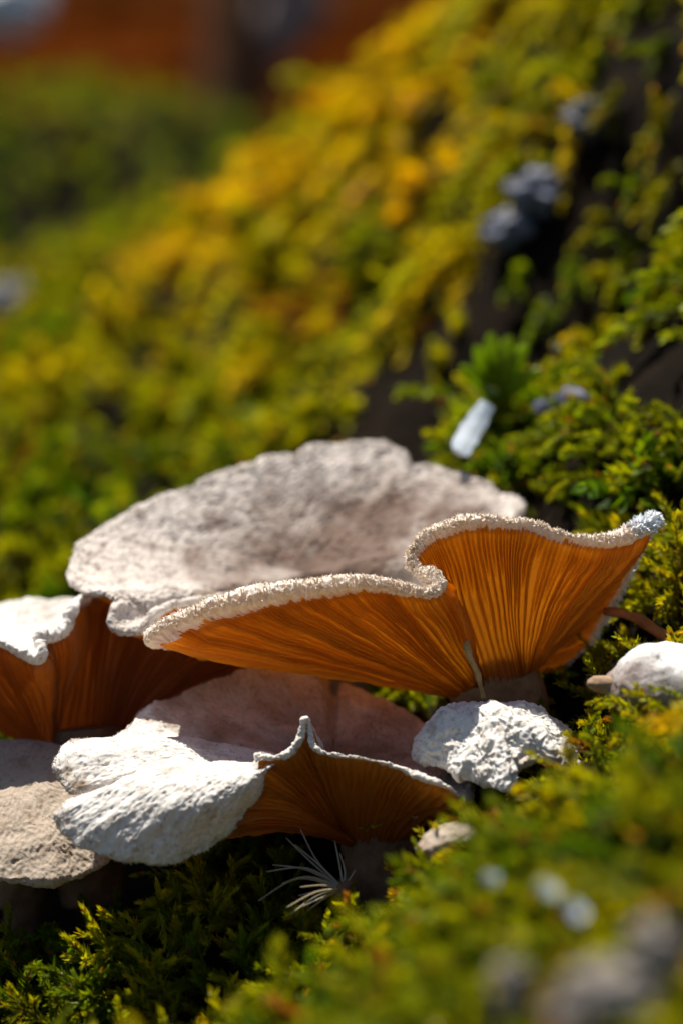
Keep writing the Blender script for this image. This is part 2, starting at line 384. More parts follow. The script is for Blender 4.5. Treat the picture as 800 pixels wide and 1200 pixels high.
SOILPATCH = [(*P(x, y, ground_hit(x, y))[:2], r) for (x, y, r) in [(690, 215, 1.5), (690, 270, 1.5), (770, 170, 1.6), (780, 240, 1.5), (620, 330, 1.3), (680, 360, 1.2), (760, 330, 1.1), (740, 60, 1.0), (700, 430, .9), (760, 435, .9), (800, 450, .8), (640, 445, .7), (800, 380, 1.0), (730, 290, 1.3), (790, 300, 1.2), (720, 400, .9), (780, 390, .8), (640, 420, .8), (800, 130, 1.2), (540, 440, .9), (400, 420, .8), (350, 350, .8), (420, 330, .7), (180, 350, .8), (445, 470, .7), (300, 410, 1.0), (190, 440, .8), (110, 470, .8), (30, 600, .5),
             (30, 1080, 1.4), (150, 1050, 1.1), (450, 1035, .8), (370, 1010, .8), (450, 1050, .5), (520, 990, .8), (480, 1000, .6), (555, 985, .5), (640, 640, .5), (690, 800, .5), (480, 360, .7), (250, 500, .7)]]
def scatter(n, x0, x1, y0, y1, keep, holes=.45):
    x = rng.uniform(x0, x1, n); y = rng.uniform(y0, y1, n)
    # within a widened view wedge only
    half = (y + 39.4) * .10 * 1.7 + 1.6
    m = np.abs(x) < half; x, y = x[m], y[m]
    z = height(x, y); p = np.stack([x, y, z], 1)
    d = keep + holes * pn(p * .5 + 9)
    for (sx, sy, sr) in SOILPATCH:
        q = np.hypot(x - sx, y - sy) / sr; d = np.where(q < 1, d - .9 * (1 - q ** 3), d)
    m = rng.random(len(x)) < d; p = p[m]
    e = .15
    nx = (height(p[:, 0] + e, p[:, 1]) - height(p[:, 0] - e, p[:, 1])) / (2 * e); ny = (height(p[:, 0], p[:, 1] + e) - height(p[:, 0], p[:, 1] - e)) / (2 * e)
    return p, norm(np.stack([-nx, -ny, np.ones(len(p))], 1))
LV, LT, LC, SVs, STs, SCs = [], [], [], [], [], []; off = [0, 0]
def add_moss(r):
    (V, T, C), (SV, ST, SC) = r
    LV.append(V); LT.append(T + off[0]); LC.append(C); off[0] += len(V)
    SVs.append(SV); STs.append(ST + off[1]); SCs.append(SC); off[1] += len(SV)
def field(n, x0, x1, y0, y1, keep, L0, L1, nleaf, ll, lw, droop=.4, spread=.55, lean=(0, -.25, 0), hum=(.8, .3), holes=.45):
    p, nr = scatter(n, x0, x1, y0, y1, keep, holes); S_ = len(p)
    gd = norm(nr + np.array([0, 0, .35]) + np.array(lean) + rng.normal(0, spread, (S_, 3)))
    gd[:, 2] = np.abs(gd[:, 2]) * .9 + .05
    tn = moss_tint(p); L = rng.uniform(L0, L1, S_)
    hm = fbm(p * hum[0] + 21, 2); p = p + nr * (hum[1] * hm)[:, None] - nr * .12
    L = L * np.clip(1 + .5 * hm, .5, 1.7)
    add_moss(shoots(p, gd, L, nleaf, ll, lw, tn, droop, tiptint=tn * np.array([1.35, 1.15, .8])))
    return S_
def clumps(n, x0, x1, y0, y1, keep, k, rad, L0, L1, nleaf, ll, lw, droop, lean=(0, -.3, 0), out=.9, hum=(.6, .4), holes=.45):
    p, nr = scatter(n, x0, x1, y0, y1, keep, holes); C_ = len(p)
    sz = rng.uniform(.55, 1.35, C_); hm = fbm(p * hum[0] + 21, 2); tn = moss_tint(p)
    p = np.repeat(p, k, 0); nr = np.repeat(nr, k, 0); sz = np.repeat(sz, k); hm = np.repeat(hm, k); tn = np.repeat(tn, k, 0); S_ = len(p)
    th = rng.uniform(0, 6.28, S_); rr = np.sqrt(rng.random(S_)); off_ = np.stack([np.cos(th), np.sin(th), np.zeros(S_)], 1)
    b = p + off_ * (rr * rad * sz)[:, None]; b[:, 2] = height(b[:, 0], b[:, 1])
    b += nr * (hum[1] * hm + .5 * rad * sz * (1 - rr ** 2) - .15)[:, None]
    gd = norm(nr * .9 + off_ * (out * rr)[:, None] + np.array(lean) + rng.normal(0, .3, (S_, 3)) + np.array([0, 0, .25]))
    tn = tn * rng.uniform(.8, 1.25, (S_, 1))
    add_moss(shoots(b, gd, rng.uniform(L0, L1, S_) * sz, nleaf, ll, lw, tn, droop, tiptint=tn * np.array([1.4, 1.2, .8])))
    return S_
cnt = []
cnt.append(field(900, -8, 8, -19, -3.5, .9, .5, 1.0, 28, .18, .034))           # near mound
cnt.append(clumps(420, -8, 8, -19, -3.5, 1.0, 6, .30, .5, 1.15, 36, .24, .044, .5, holes=.4))
cnt.append(field(2000, -7, 7, -3.5, 6, .65, .4, .9, 40, .14, .024, hum=(1.2, .15)))           # around the mushrooms
cnt.append(clumps(150, -7, 7, -3.0, 6, .8, 9, .22, .5, 1.0, 44, .15, .027, .45))
cnt.append(clumps(80, 2.0, 7, 1.5, 9, .8, 5, .18, .5, 1.0, 20, .30, .070, .5))
cnt.append(field(1600, -10, 10, 6, 18, .35, .6, 1.2, 30, .16, .034, .7, .6, (0, -.5, 0)))
cnt.append(clumps(330, -10, 10, 6, 18, .55, 6, .36, .9, 1.9, 46, .30, .06, .95, (0, -.55, 0), holes=.7))
cnt.append(field(1000, -13, 13, 18, 34, .3, .8, 1.4, 24, .22, .05, .8, .6, (0, -.5, 0)))
cnt.append(clumps(380, -13, 13, 18, 34, .8, 6, .5, 1.0, 2.1, 40, .38, .08, .95, (0, -.5, 0), hum=(.5, .5), holes=1.0))
cnt.append(field(2600, -22, 14, 36, 70, 1.0, .9, 1.8, 14, .36, .09, .5, .6))
mo = mesh_obj('moss_carpet', np.concatenate(LV), np.concatenate(LT), M_moss, attrs={'tint': np.concatenate(LC)}, smooth=False)
mo['kind'] = 'stuff'; mo['label'] = 'yellow green moss carpeting the bank around the mushrooms'; mo['category'] = 'moss'
ms = mesh_obj('moss_stems', np.concatenate(SVs), np.concatenate(STs), M_mstem, attrs={'tint': np.concatenate(SCs)}, parent=None)
ms['kind'] = 'stuff'; ms.parent = mo
print('moss shoots', cnt)

# sharp single shoots below the white cap: each is a thing
def moss_shoot(base, gd, L, nleaf=64, ll=.135, lw=.020, tint=None, label=None, group=None, branches=4, open_=.6):
    base = np.asarray(base); t = thing('moss_shoot', label, 'moss shoot', base, group)
    b = [base]; g = [gd]; Ls = [L]
    for k in range(branches):
        f = .25 + .5 * k / max(branches, 1); dirn = norm(np.asarray(gd) * .9 + rng.normal(0, .55, 3))
        b.append(base + norm(np.asarray(gd)) * L * f + np.array([0, 0, -.12]) * L * f * f); g.append(dirn); Ls.append(L * rng.uniform(.35, .55))
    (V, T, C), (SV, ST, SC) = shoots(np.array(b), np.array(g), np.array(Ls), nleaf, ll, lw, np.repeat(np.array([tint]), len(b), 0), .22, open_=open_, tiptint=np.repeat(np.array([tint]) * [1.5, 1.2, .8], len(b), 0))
    f = mesh_obj('foliage', V, T, M_moss, t, attrs={'tint': C}, smooth=False); f['kind'] = 'stuff'
    mesh_obj('stem', SV, ST, M_mstem, t, attrs={'tint': SC})
for (x, y, tx, ty, d) in [(160, 1130, 95, 1085, -.9), (200, 1130, 112, 1062, -.8), (215, 1100, 168, 1030, -.6), (240, 1130, 195, 1020, -.5), (250, 1090, 232, 1000, -.4), (290, 1100, 258, 998, -.2), (215, 1150, 130, 1120, -1.), (240, 1120, 250, 1030, -.7),
                          (110, 1195, 55, 1112, -1.), (150, 1195, 75, 1150, -1.2), (60, 1205, 10, 1160, -1.1), (280, 1130, 262, 1045, -.7), (320, 1110, 305, 1030, -.5), (255, 1175, 205, 1090, -1.1), (330, 1090, 325, 990, .1), (360, 1120, 345, 1060, -.9), (20, 1200, -20, 1150, -.8),
                          (200, 1190, 160, 1110, -1.2), (300, 1170, 275, 1090, -1.2), (120, 1150, 85, 1098, -.7), (180, 1160, 215, 1075, -1.), (300, 1140, 320, 1060, -.9), (260, 1195, 235, 1130, -1.3), (330, 1190, 310, 1120, -1.4), (95, 1200, 120, 1130, -1.1)]:
    a, b = P(x, y, d), P(tx, ty, d - .1); v = b - a
    gr = np.array([.08, .13, .004]) if random.random() < .5 else np.array([.17, .20, .005])  # tint raised to paint in sunlight that the caps block here
    moss_shoot(a, v, float(np.linalg.norm(v)) * 1.05, nleaf=40, ll=.165, lw=.017, tint=gr * random.uniform(.9, 1.5), label='sharp spiky green moss shoot standing below the white folded cap', group='crisp moss shoots below the white cap', branches=5, open_=.5)
for k_, (x, y, ln) in enumerate([(655, 95, 1.3), (690, 110, 1.2), (560, 120, 1.3), (590, 95, 1.1), (620, 80, 1.0), (640, 60, .8), (705, 60, .9), (570, 160, 1.1), (540, 200, 1.0), (610, 140, 1.0), (735, 100, 1.0), (790, 110, 1.3), (760, 200, 1.1), (800, 190, 1.2), (720, 250, .9), (770, 270, 1.0),
                                 (480, 330, 1.0), (440, 310, 1.1), (520, 290, 1.0), (700, 310, .8), (750, 300, .8), (640, 350, .8), (600, 400, .7), (540, 360, .9), (670, 290, .8), (800, 320, .8), (560, 270, .9), (790, 40, .9), (510, 400, .8), (460, 400, .8), (610, 300, .7), (725, 360, .7)]):
    d = ground_hit(x, y) - .2; a = P(x, y, d)
    v = np.array([random.uniform(-.25, .25) - (.6 if x > 715 else 0), -.75, -.42 + random.uniform(-.2, .25)])
    moss_shoot(a, v, ln * 1.25, nleaf=46, ll=.19, lw=.05, tint=np.array([.20, .22, .005]) * random.uniform(.5, 1.25) * (np.array([1, 1, 1]) if k_ % 3 else np.array([.55, .8, 1])), label='yellow green moss strand hanging over the dark hollow', group='hanging moss strands', branches=2)
# ------------------------------------------------------------------ mushrooms
def mushroom(name, label, group, rim, hub, stem, mats, n=14, nv=70, ng=46, thick=.12, gills=90, gill_depth=.07, rough_amp=.03, rough_f=9., big_amp=.05, big_f=1.3,
             bulge=.0, kmid=.5, mid_f=.55, under_k=.5, stem_r=.35, vpow=.75, flip=False, wrinkle=0., stem_mat=None, stem_bump=.03, up=(0, 0, 1), gill_n=None, hub_dip=0., fringe=None, base=None, pale=None, pale_c=.5, jit=.035, stain=None, pale_p=1.5):
    """funnel-shaped cap: rim = [(px,py,d[,thick[,(mx,my,md)]])...] ; stem = [top .. base] points"""
    K = len(rim); R = np.array([PT(r) for r in rim]); H = PT(hub); up = norm(np.array(up, float))
    Mi = []; Th = []
    for r, q in zip(rim, R):
        Th.append(r[3] if len(r) > 3 and r[3] is not None else thick)
        Mi.append(PT(r[4]) if len(r) > 4 else H + (q - H) * mid_f + up * bulge)
    st = np.array([PT(s) for s in stem]); t = thing(name, label, 'mushroom', st[-1] if base is None else base, group)
    def sample(n_):
        X = crom(np.concatenate([R, np.array(Mi), np.array(Th)[:, None]], 1), n_)
        q = X[:, :3]; jt = (jit * fbm(q * 2.2 + 31, 2) + jit * .6 * pn(q * 7 + 3))[:, None] * norm(q - H)
        return q + jt, X[:, 3:6], np.clip(X[:, 6], .03, 1)
    def frame(Ru, Mu):
        tau = norm(np.roll(Ru, -1, 0) - np.roll(Ru, 1, 0)); o = norm(Ru - Mu); o = norm(o - tau * (o * tau).sum(1, keepdims=True))
        nn = np.cross(tau, o)
        if (nn @ (st[0] - st[1])).sum() < 0: nn = -nn
        for _ in range(4): nn = (np.roll(nn, 1, 0) + nn + np.roll(nn, -1, 0)) / 3
        return o, norm(nn)
    # upper skin and rounded margin
    Ru, Mu, Tu = sample(n); o, nn = frame(Ru, Mu); NU = len(Ru)
    v = (np.linspace(0, 1, nv) ** vpow)[:, None, None]
    G = (1 - v) ** 2 * (H - up * hub_dip) + 2 * v * (1 - v) * Mu + v ** 2 * Ru
    ph = np.linspace(0, math.pi, 21)[1:, None, None]; c = Ru - nn * (Tu / 2)[:, None]
    arc = c + (Tu / 2)[:, None] * (np.cos(ph) * nn + np.sin(ph) * o * .9)
    inn = arc[-1] - o * (Tu * 1.3)[:, None]                              # small lip turned in over the gills
    G = np.concatenate([G, arc, inn[None]]); N_ = grid_normals(G); sgn = np.sign((N_[nv // 2] * nn).sum()) or 1; N_ *= sgn
    pts = G.reshape(-1, 3)
    dsp = big_amp * fbm(pts * big_f + 3, 3)
    r1 = 1 - np.abs(pn(pts * rough_f + 11 + .6 * pn(pts * 5)[:, None])) * 2; dsp = dsp + rough_amp * r1 + rough_amp * .5 * pn(pts * rough_f * 2.3)
    if wrinkle:
        w1 = 1 - np.abs(fbm(pts * 2.6 + 7, 2)) * 1.6; dsp = dsp + wrinkle * w1
    fade = np.ones(len(G)); fade[:max(3, nv // 14)] = .2; fade[-1] = 0
    G2 = G + N_ * (dsp.reshape(G.shape[:2]) * fade[:, None])[..., None]
    vq = np.r_[np.linspace(0, 1, nv) ** vpow, np.ones(21)]
    uq = np.interp(np.arange(NU) / NU, np.linspace(0, 1, len(pale) + 1), np.r_[pale, pale[0]]) if pale is not None else np.ones(NU)
    pa = (vq[:, None] ** pale_p * (1 - pale_c) + pale_c) * uq[None]
    if stain is not None: pa = pa - np.interp(np.arange(NU) / NU, np.linspace(0, 1, len(stain) + 1), np.r_[stain, stain[0]])[None] * np.clip((vq[:, None] - .86) / .12, 0, 1) * (1 + pn(pts * 5).reshape(pa.shape))
    mesh_obj('cap', G2.reshape(-1, 3), grid_faces(len(G2), NU, flip=(sgn > 0)), mats[0], t, attrs={'pale': np.repeat(pa.reshape(-1, 1), 3, 1)})
    rimpts = G2[nv + 8]
    # gilled underside
    Ru, Mu, Tu = sample(gill_n or n * 3); o, nn = frame(Ru, Mu); NU2 = len(Ru)
    RL = Ru - nn * (Tu * .85)[:, None] - o * (Tu * .25)[:, None]
    ax = norm(st[0] - st[1]); dr = Mu - st[0]; dr = dr - ax * (dr @ ax)[:, None]; dr = norm(dr)
    for _ in range(40): dr = (np.roll(dr, 3, 0) + dr + np.roll(dr, -3, 0)) / 3
    dr = norm(dr); Sr = st[0] + dr * stem_r
    ML = Mu * (1 - under_k) + (Sr + (RL - Sr) * .5) * under_k - nn * (Tu)[:, None]
    gn = gill_n or n * 3
    for _ in range(30): ML = (np.roll(ML, gn // 6, 0) + ML + np.roll(ML, -(gn // 6), 0)) / 3
    v = np.linspace(0, 1, ng)[:, None, None]
    U = (1 - v) ** 2 * Sr + 2 * v * (1 - v) * ML + v ** 2 * RL
    NU_ = grid_normals(U); s2 = np.sign((NU_[ng // 2] * nn).sum()) or 1; NU_ *= -s2       # pointing down/out
    al = np.concatenate([[0], np.cumsum(np.linalg.norm(np.diff(Ru, axis=0), axis=1))]); al = al / (al[-1] + np.linalg.norm(Ru[0] - Ru[-1]))
    vv = np.linspace(0, 1, ng)
    wob = pn(np.stack([np.repeat(vv, NU2) * 3, np.tile(al * 40, ng), np.zeros(ng * NU2)], 1)).reshape(ng, NU2)
    warp = np.interp(al, np.linspace(0, 1, 60), np.cumsum(np.r_[0, rng.uniform(.6, 1.4, 59)]) / np.sum(rng.uniform(.6, 1.4, 59)))
    x = warp[None] * gills * 2 + .6 * wob; idx = np.floor(x).astype(int); f = x - idx
    pr = (1 - np.abs(2 * f - 1)) ** 1.1
    rl = np.random.default_rng(8).uniform(.35, .8, gills * 4 + 8); short = (idx % 2 == 1)
    on = np.where(short, np.clip((vv[:, None] - rl[idx % len(rl)]) * 6, 0, 1), 1.)
    amp = gill_depth * np.clip(vv * 1.2 + .25, 0, 1) * np.clip((1.0 - vv) * 9, .0, 1); hv = np.random.default_rng(9).uniform(.55, 1.25, gills * 4 + 108)[idx % 100]
    U2 = U + NU_ * (pr * on * amp[:, None] * hv + .03 * pn(U.reshape(-1, 3) * 2.2).reshape(ng, NU2) + .018 * pn(U.reshape(-1, 3) * 9).reshape(ng, NU2))[..., None]
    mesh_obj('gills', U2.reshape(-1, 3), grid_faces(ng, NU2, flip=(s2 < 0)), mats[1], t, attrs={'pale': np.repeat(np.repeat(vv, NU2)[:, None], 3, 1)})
    # stem
    sp = crom(st, 8, closed=False); tt = np.linspace(0, 1, len(sp))
    sp = np.concatenate([[sp[0] + ax * stem_r * .6], sp]); tt = np.r_[0, tt]
    tube_obj('stem', sp, stem_r * (1.05 - .25 * tt + .12 * np.sin(tt * 3)), stem_mat or M_stem, t, seg=40, bump=stem_bump, bs=7)
    # felt tufts on the margin
    for (cntf, f0, f1, size, mf, nm) in (fringe or []):
        ii = (rng.uniform(f0, f1, cntf) * n).astype(int) % len(rimpts); kk = nv + rng.integers(-6, 16, cntf)
        b = G2[kk, ii]; d_ = norm(N_[kk, ii] * .8 + o[(ii * (len(o) / len(rimpts))).astype(int)] * .5 + rng.normal(0, .6, (cntf, 3)))
        sd = norm(np.cross(d_, rng.normal(size=(cntf, 3)))); s3 = np.cross(d_, sd)
        L = size * rng.uniform(.4, 1.4, (cntf, 1)); wd = L * rng.uniform(.15, .35, (cntf, 1))
        V = np.stack([b + sd * wd, b - sd * wd * .6 + s3 * wd, b - sd * wd * .6 - s3 * wd, b + d_ * L], 1).reshape(-1, 3); i = np.arange(cntf) * 4
        T = np.concatenate([np.stack([i, i + 1, i + 3], 1), np.stack([i + 1, i + 2, i + 3], 1), np.stack([i + 2, i, i + 3], 1)])
        fo = mesh_obj(nm, V, T, mf, t, smooth=False, attrs={'pale': np.ones((len(V), 3))}); fo['kind'] = 'stuff'
    return t

GROUP = 'gilled mushrooms in the clump'
# the large cap at the back, its dished top turned to the viewer
mushroom('mushroom', 'broad grey brown dished cap, largest of the clump, behind the amber gilled cap', GROUP,
    [(84, 655, 2.3), (108, 630, 2.8), (150, 604, 3.3), (200, 579, 3.7), (250, 557, 4.0), (300, 542, 4.3), (338, 530, 4.4), (349, 545, 4.3), (358, 527, 4.4), (400, 523, 4.5), (440, 522, 4.5), (466, 530, 4.4), (474, 545, 4.2),
     (505, 549, 4.1), (545, 557, 3.9), (580, 573, 3.6), (607, 590, 3.3), (596, 615, 3.0), (565, 660, 2.8), (500, 705, 3.0), (420, 728, 3.1), (340, 732, 3.0), (285, 722, 2.5), (242, 704, 1.7),
     (210, 703, 1.3), (184, 713, 1.1), (167, 730, 1.0), (150, 736, .95), (134, 728, 1.0), (140, 704, 1.15), (128, 692, 1.3), (102, 688, 1.6), (84, 674, 1.9)],
    (360, 672, 3.4), [(380, 770, 3.6), (400, 830, 3.6), (420, 900, 3.4)], (M_back, M_gill), n=26, nv=130, thick=.09, jit=.06, bulge=-.10, rough_amp=.017, rough_f=13, big_amp=.04, big_f=1.3, gill_n=34, wrinkle=.0, stem_r=.45, vpow=.7, pale_c=.12, pale_p=2.0, pale=[1.35] * 5 + [.9] * 6 + [.75] * 8 + [.9] * 4 + [1.3] * 10,  # brown centre and whiter left side also paint in how light falls
    fringe=[(1500, 0, 18, .03, M_back, 'margin_fuzz')])
# the hero: fan-shaped cap tipped back so that the amber gills face the viewer
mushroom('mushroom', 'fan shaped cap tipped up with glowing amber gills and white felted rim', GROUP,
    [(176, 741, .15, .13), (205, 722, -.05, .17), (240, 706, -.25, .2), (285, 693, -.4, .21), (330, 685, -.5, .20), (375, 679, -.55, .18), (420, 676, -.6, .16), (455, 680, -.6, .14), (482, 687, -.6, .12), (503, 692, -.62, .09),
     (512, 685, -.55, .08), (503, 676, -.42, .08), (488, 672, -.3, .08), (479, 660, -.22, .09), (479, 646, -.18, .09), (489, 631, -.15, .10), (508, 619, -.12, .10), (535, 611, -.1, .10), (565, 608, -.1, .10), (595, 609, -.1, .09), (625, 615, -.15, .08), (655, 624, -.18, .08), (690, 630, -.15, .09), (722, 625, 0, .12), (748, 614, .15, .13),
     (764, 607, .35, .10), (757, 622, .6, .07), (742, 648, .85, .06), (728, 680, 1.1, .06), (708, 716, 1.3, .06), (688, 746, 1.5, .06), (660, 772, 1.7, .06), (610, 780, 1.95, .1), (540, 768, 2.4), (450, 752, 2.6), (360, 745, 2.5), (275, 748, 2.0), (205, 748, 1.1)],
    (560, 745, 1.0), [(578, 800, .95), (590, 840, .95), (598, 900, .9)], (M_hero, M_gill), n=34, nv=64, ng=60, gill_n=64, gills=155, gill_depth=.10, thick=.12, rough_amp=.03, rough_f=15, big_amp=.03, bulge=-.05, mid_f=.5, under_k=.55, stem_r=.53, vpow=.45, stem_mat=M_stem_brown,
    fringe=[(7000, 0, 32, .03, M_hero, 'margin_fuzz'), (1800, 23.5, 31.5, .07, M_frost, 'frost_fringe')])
# left mushroom, gills in shade
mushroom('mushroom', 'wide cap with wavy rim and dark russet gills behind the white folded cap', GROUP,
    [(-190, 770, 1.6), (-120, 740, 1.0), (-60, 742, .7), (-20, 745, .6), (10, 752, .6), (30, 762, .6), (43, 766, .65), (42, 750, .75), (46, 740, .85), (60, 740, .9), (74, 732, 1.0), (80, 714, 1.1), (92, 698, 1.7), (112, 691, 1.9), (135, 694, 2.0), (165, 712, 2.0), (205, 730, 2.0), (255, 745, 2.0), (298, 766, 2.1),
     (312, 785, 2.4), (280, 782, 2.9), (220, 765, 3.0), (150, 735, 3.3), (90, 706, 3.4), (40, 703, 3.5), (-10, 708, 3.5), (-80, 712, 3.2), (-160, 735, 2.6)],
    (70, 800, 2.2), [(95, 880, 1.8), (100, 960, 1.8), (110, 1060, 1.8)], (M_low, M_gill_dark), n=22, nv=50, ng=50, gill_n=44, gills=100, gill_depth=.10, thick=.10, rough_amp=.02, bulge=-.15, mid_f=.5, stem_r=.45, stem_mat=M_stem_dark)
# beige cap at lower left, seen from above
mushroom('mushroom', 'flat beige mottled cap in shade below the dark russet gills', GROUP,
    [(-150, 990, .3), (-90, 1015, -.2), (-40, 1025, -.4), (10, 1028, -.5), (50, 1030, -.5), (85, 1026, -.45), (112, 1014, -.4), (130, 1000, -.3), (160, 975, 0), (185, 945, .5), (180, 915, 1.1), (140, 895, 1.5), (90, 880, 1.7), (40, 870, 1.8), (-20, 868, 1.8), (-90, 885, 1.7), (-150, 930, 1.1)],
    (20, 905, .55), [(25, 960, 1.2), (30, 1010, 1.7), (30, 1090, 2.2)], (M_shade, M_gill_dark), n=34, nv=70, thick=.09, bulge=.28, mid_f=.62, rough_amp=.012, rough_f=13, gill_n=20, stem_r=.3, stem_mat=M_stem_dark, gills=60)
# lower middle mushroom: dished back wall, left side folded down in two white lobes
mushroom('mushroom', 'torn white cap folded down at one side with thin upright front rim', GROUP,
    [(547, 934, -1.0, .06), (545, 915, -.3, .06), (520, 880, .7, .06), (497, 851, 1.4, .06), (465, 828, 1.7, .06), (430, 811, 1.85, .06), (402, 803, 1.9, .05), (393, 815, 1.85, .04), (386, 806, 1.9, .04), (381, 790, 1.9, .05), (368, 778, 1.9, .06), (335, 777, 1.85, .06), (300, 780, 1.75, .06), (270, 790, 1.6, .06), (240, 800, 1.45, .06), (205, 817, 1.2, .06), (175, 833, .9, .06), (150, 852, .55, .06),
     (120, 868, .1, .14, (240, 855, -.1)), (85, 871, -.3, .16, (220, 858, -.35)), (67, 884, -.55, .15, (215, 862, -.5)), (70, 908, -.75, .13, (215, 868, -.65)), (84, 924, -.85, .11, (215, 872, -.8)), (102, 930, -.85, .10, (220, 876, -.9)), (92, 933, -.95, .10, (220, 872, -1.05)), (74, 948, -1.1, .10, (220, 866, -1.2)), (72, 968, -1.2, .10, (225, 864, -1.35)), (92, 988, -1.3, .10, (230, 864, -1.5)), (125, 1001, -1.35, .10, (235, 864, -1.65)), (165, 1008, -1.35, .10, (240, 866, -1.75)), (205, 1008, -1.3, .10, (255, 868, -1.8)), (240, 998, -1.2, .10, (268, 866, -1.75)), (268, 975, -1.1, .09, (285, 862, -1.65)),
     (290, 948, -1.0, .08, (300, 866, -1.5)), (306, 924, -.95, .07, (308, 872, -1.3)), (304, 900, -.95, .06, (310, 878, -1.05)), (300, 884, -.95, .06, (316, 880, -.85)), (318, 886, -.9, .06), (338, 879, -.85, .06), (349, 862, -.85, .06), (354, 843, -.85, .07), (363, 841, -.85, .07), (366, 858, -.85, .06), (372, 876, -.9, .05), (395, 882, -.95, .05), (430, 887, -1.0, .05), (465, 897, -1.0, .05), (500, 910, -1.15, .06), (525, 920, -1.15, .06)],
    (390, 905, .35), [(445, 985, .1), (448, 1030, .1), (445, 1080, .2)], (M_low, M_gill_low), n=22, nv=100, ng=50, gill_n=34, gills=110, gill_depth=.07, thick=.07, rough_amp=.014, rough_f=15, big_amp=.06, jit=.06, mid_f=.52, bulge=-.06, stem_r=.42, vpow=.8, under_k=.65, stem_mat=M_stem_dark, stem_bump=.06,
    pale=[.5] * 16 + [.5, .75] + [1.3] * 20 + [1.1] * 12, pale_c=.6, stain=[0] * 19 + [.5, .5, .9, 1., .9, .9, .7, .5, .3, .3, .2] + [.1] * 20,  # tan back wall paints in shade and warm bounce; lobes left white
    fringe=[(1800, 16, 34, .022, M_low, 'margin_fuzz')])
# dried curled cap
mushroom('mushroom', 'small dried curled cap, chalky white and wrinkled, under the amber gilled cap', GROUP,
    [(489, 884, -.7), (505, 892, -.85), (535, 900, -1.0), (565, 912, -1.2), (588, 922, -1.5), (606, 917, -1.5), (607, 908, -1.4), (596, 903, -1.25), (606, 893, -1.2), (632, 888, -1.2), (655, 895, -1.15), (672, 904, -.95), (676, 885, -.5), (668, 868, -.1), (640, 868, .3), (590, 878, .4), (530, 885, .2), (495, 885, -.3)],
    (545, 826, -.45), [(640, 905, -.4), (648, 930, -.4), (650, 960, -.4)], (M_nub, M_stem_dark), n=34, nv=80, thick=.10, bulge=.42, mid_f=.80, rough_amp=.024, rough_f=11, big_amp=.06, big_f=2.2, wrinkle=.04, stem_r=.16, gills=20, gill_depth=.02, gill_n=12, under_k=.25, stem_mat=M_stem_dark, pale_c=.9, stain=[.2] * 5 + [.3, .4, .5, .8, .9, 1., 1., .9, .8] + [.2] * 4)

# ------------------------------------------------------------------ small round mushrooms
def dome(name, label, c, rx, rz, rd, mat, stem, knob=None, seed=0., tilt=0., amp=.08):
    C_ = PT(c); t = thing(name, label, 'mushroom', PT(stem), GROUP)
    ax = [Vector((rx, 0, 0)), Vector((0, rd, 0)), Vector((0, 0, rz))]; rot = Matrix.Rotation(tilt, 3, 'Y')
    A = np.array([list(rot @ a) for a in ax])
    nu, nv = 90, 54; th = np.linspace(0, math.pi, nv)[:, None]; ph = (np.arange(nu) * 2 * math.pi / nu)[None]
    D = np.stack([np.sin(th) * np.cos(ph), np.sin(th) * np.sin(ph), np.cos(th) + 0 * ph], -1)
    zc = D[..., 2].copy(); D[..., 2] = np.where(zc < 0, np.maximum(zc, -.55 + .9 * np.maximum(0, -zc - .55)), zc)  # hollow underside
    D = D.reshape(-1, 3); r = 1 + amp * fbm(D * 1.6 + seed, 3) + .02 * (1 - 2 * np.abs(pn(D * 7 + seed)))
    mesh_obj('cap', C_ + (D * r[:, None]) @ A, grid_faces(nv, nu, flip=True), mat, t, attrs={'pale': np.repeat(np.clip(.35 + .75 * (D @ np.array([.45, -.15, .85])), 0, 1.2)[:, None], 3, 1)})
    p = crom(np.array([C_ + np.array([0, 0, -.2 * rz]), (C_ + PT(stem)) / 2, PT(stem)]), 5, closed=False)
    tube_obj('stem', p, .16 * np.ones(len(p)), M_stem_dark, t, seg=16, bump=.03)
    if knob:
        k = PT(knob); d = norm(C_ - k)
        pth = np.array([k - d * .06, k, k + d * .1, k + d * .22, k + d * .36]); tube_obj('knob', pth, [.03, .075, .10, .10, .16], M_stem, t, seg=18, bump=.025, bs=9)
dome('mushroom', 'round grey and white mushroom with a brown knob, beside the orange twig', (786, 812, -1.2), .74, .54, .6, M_round, (775, 890, -1.2), knob=(694, 801, -1.25), seed=4, tilt=.18)
dome('mushroom', 'tiny pale button cap peeping from moss beside the torn cap', (528, 990, -2.0), .37, .22, .3, M_shade, (535, 1025, -2.0), seed=9, tilt=-.25, amp=.14)

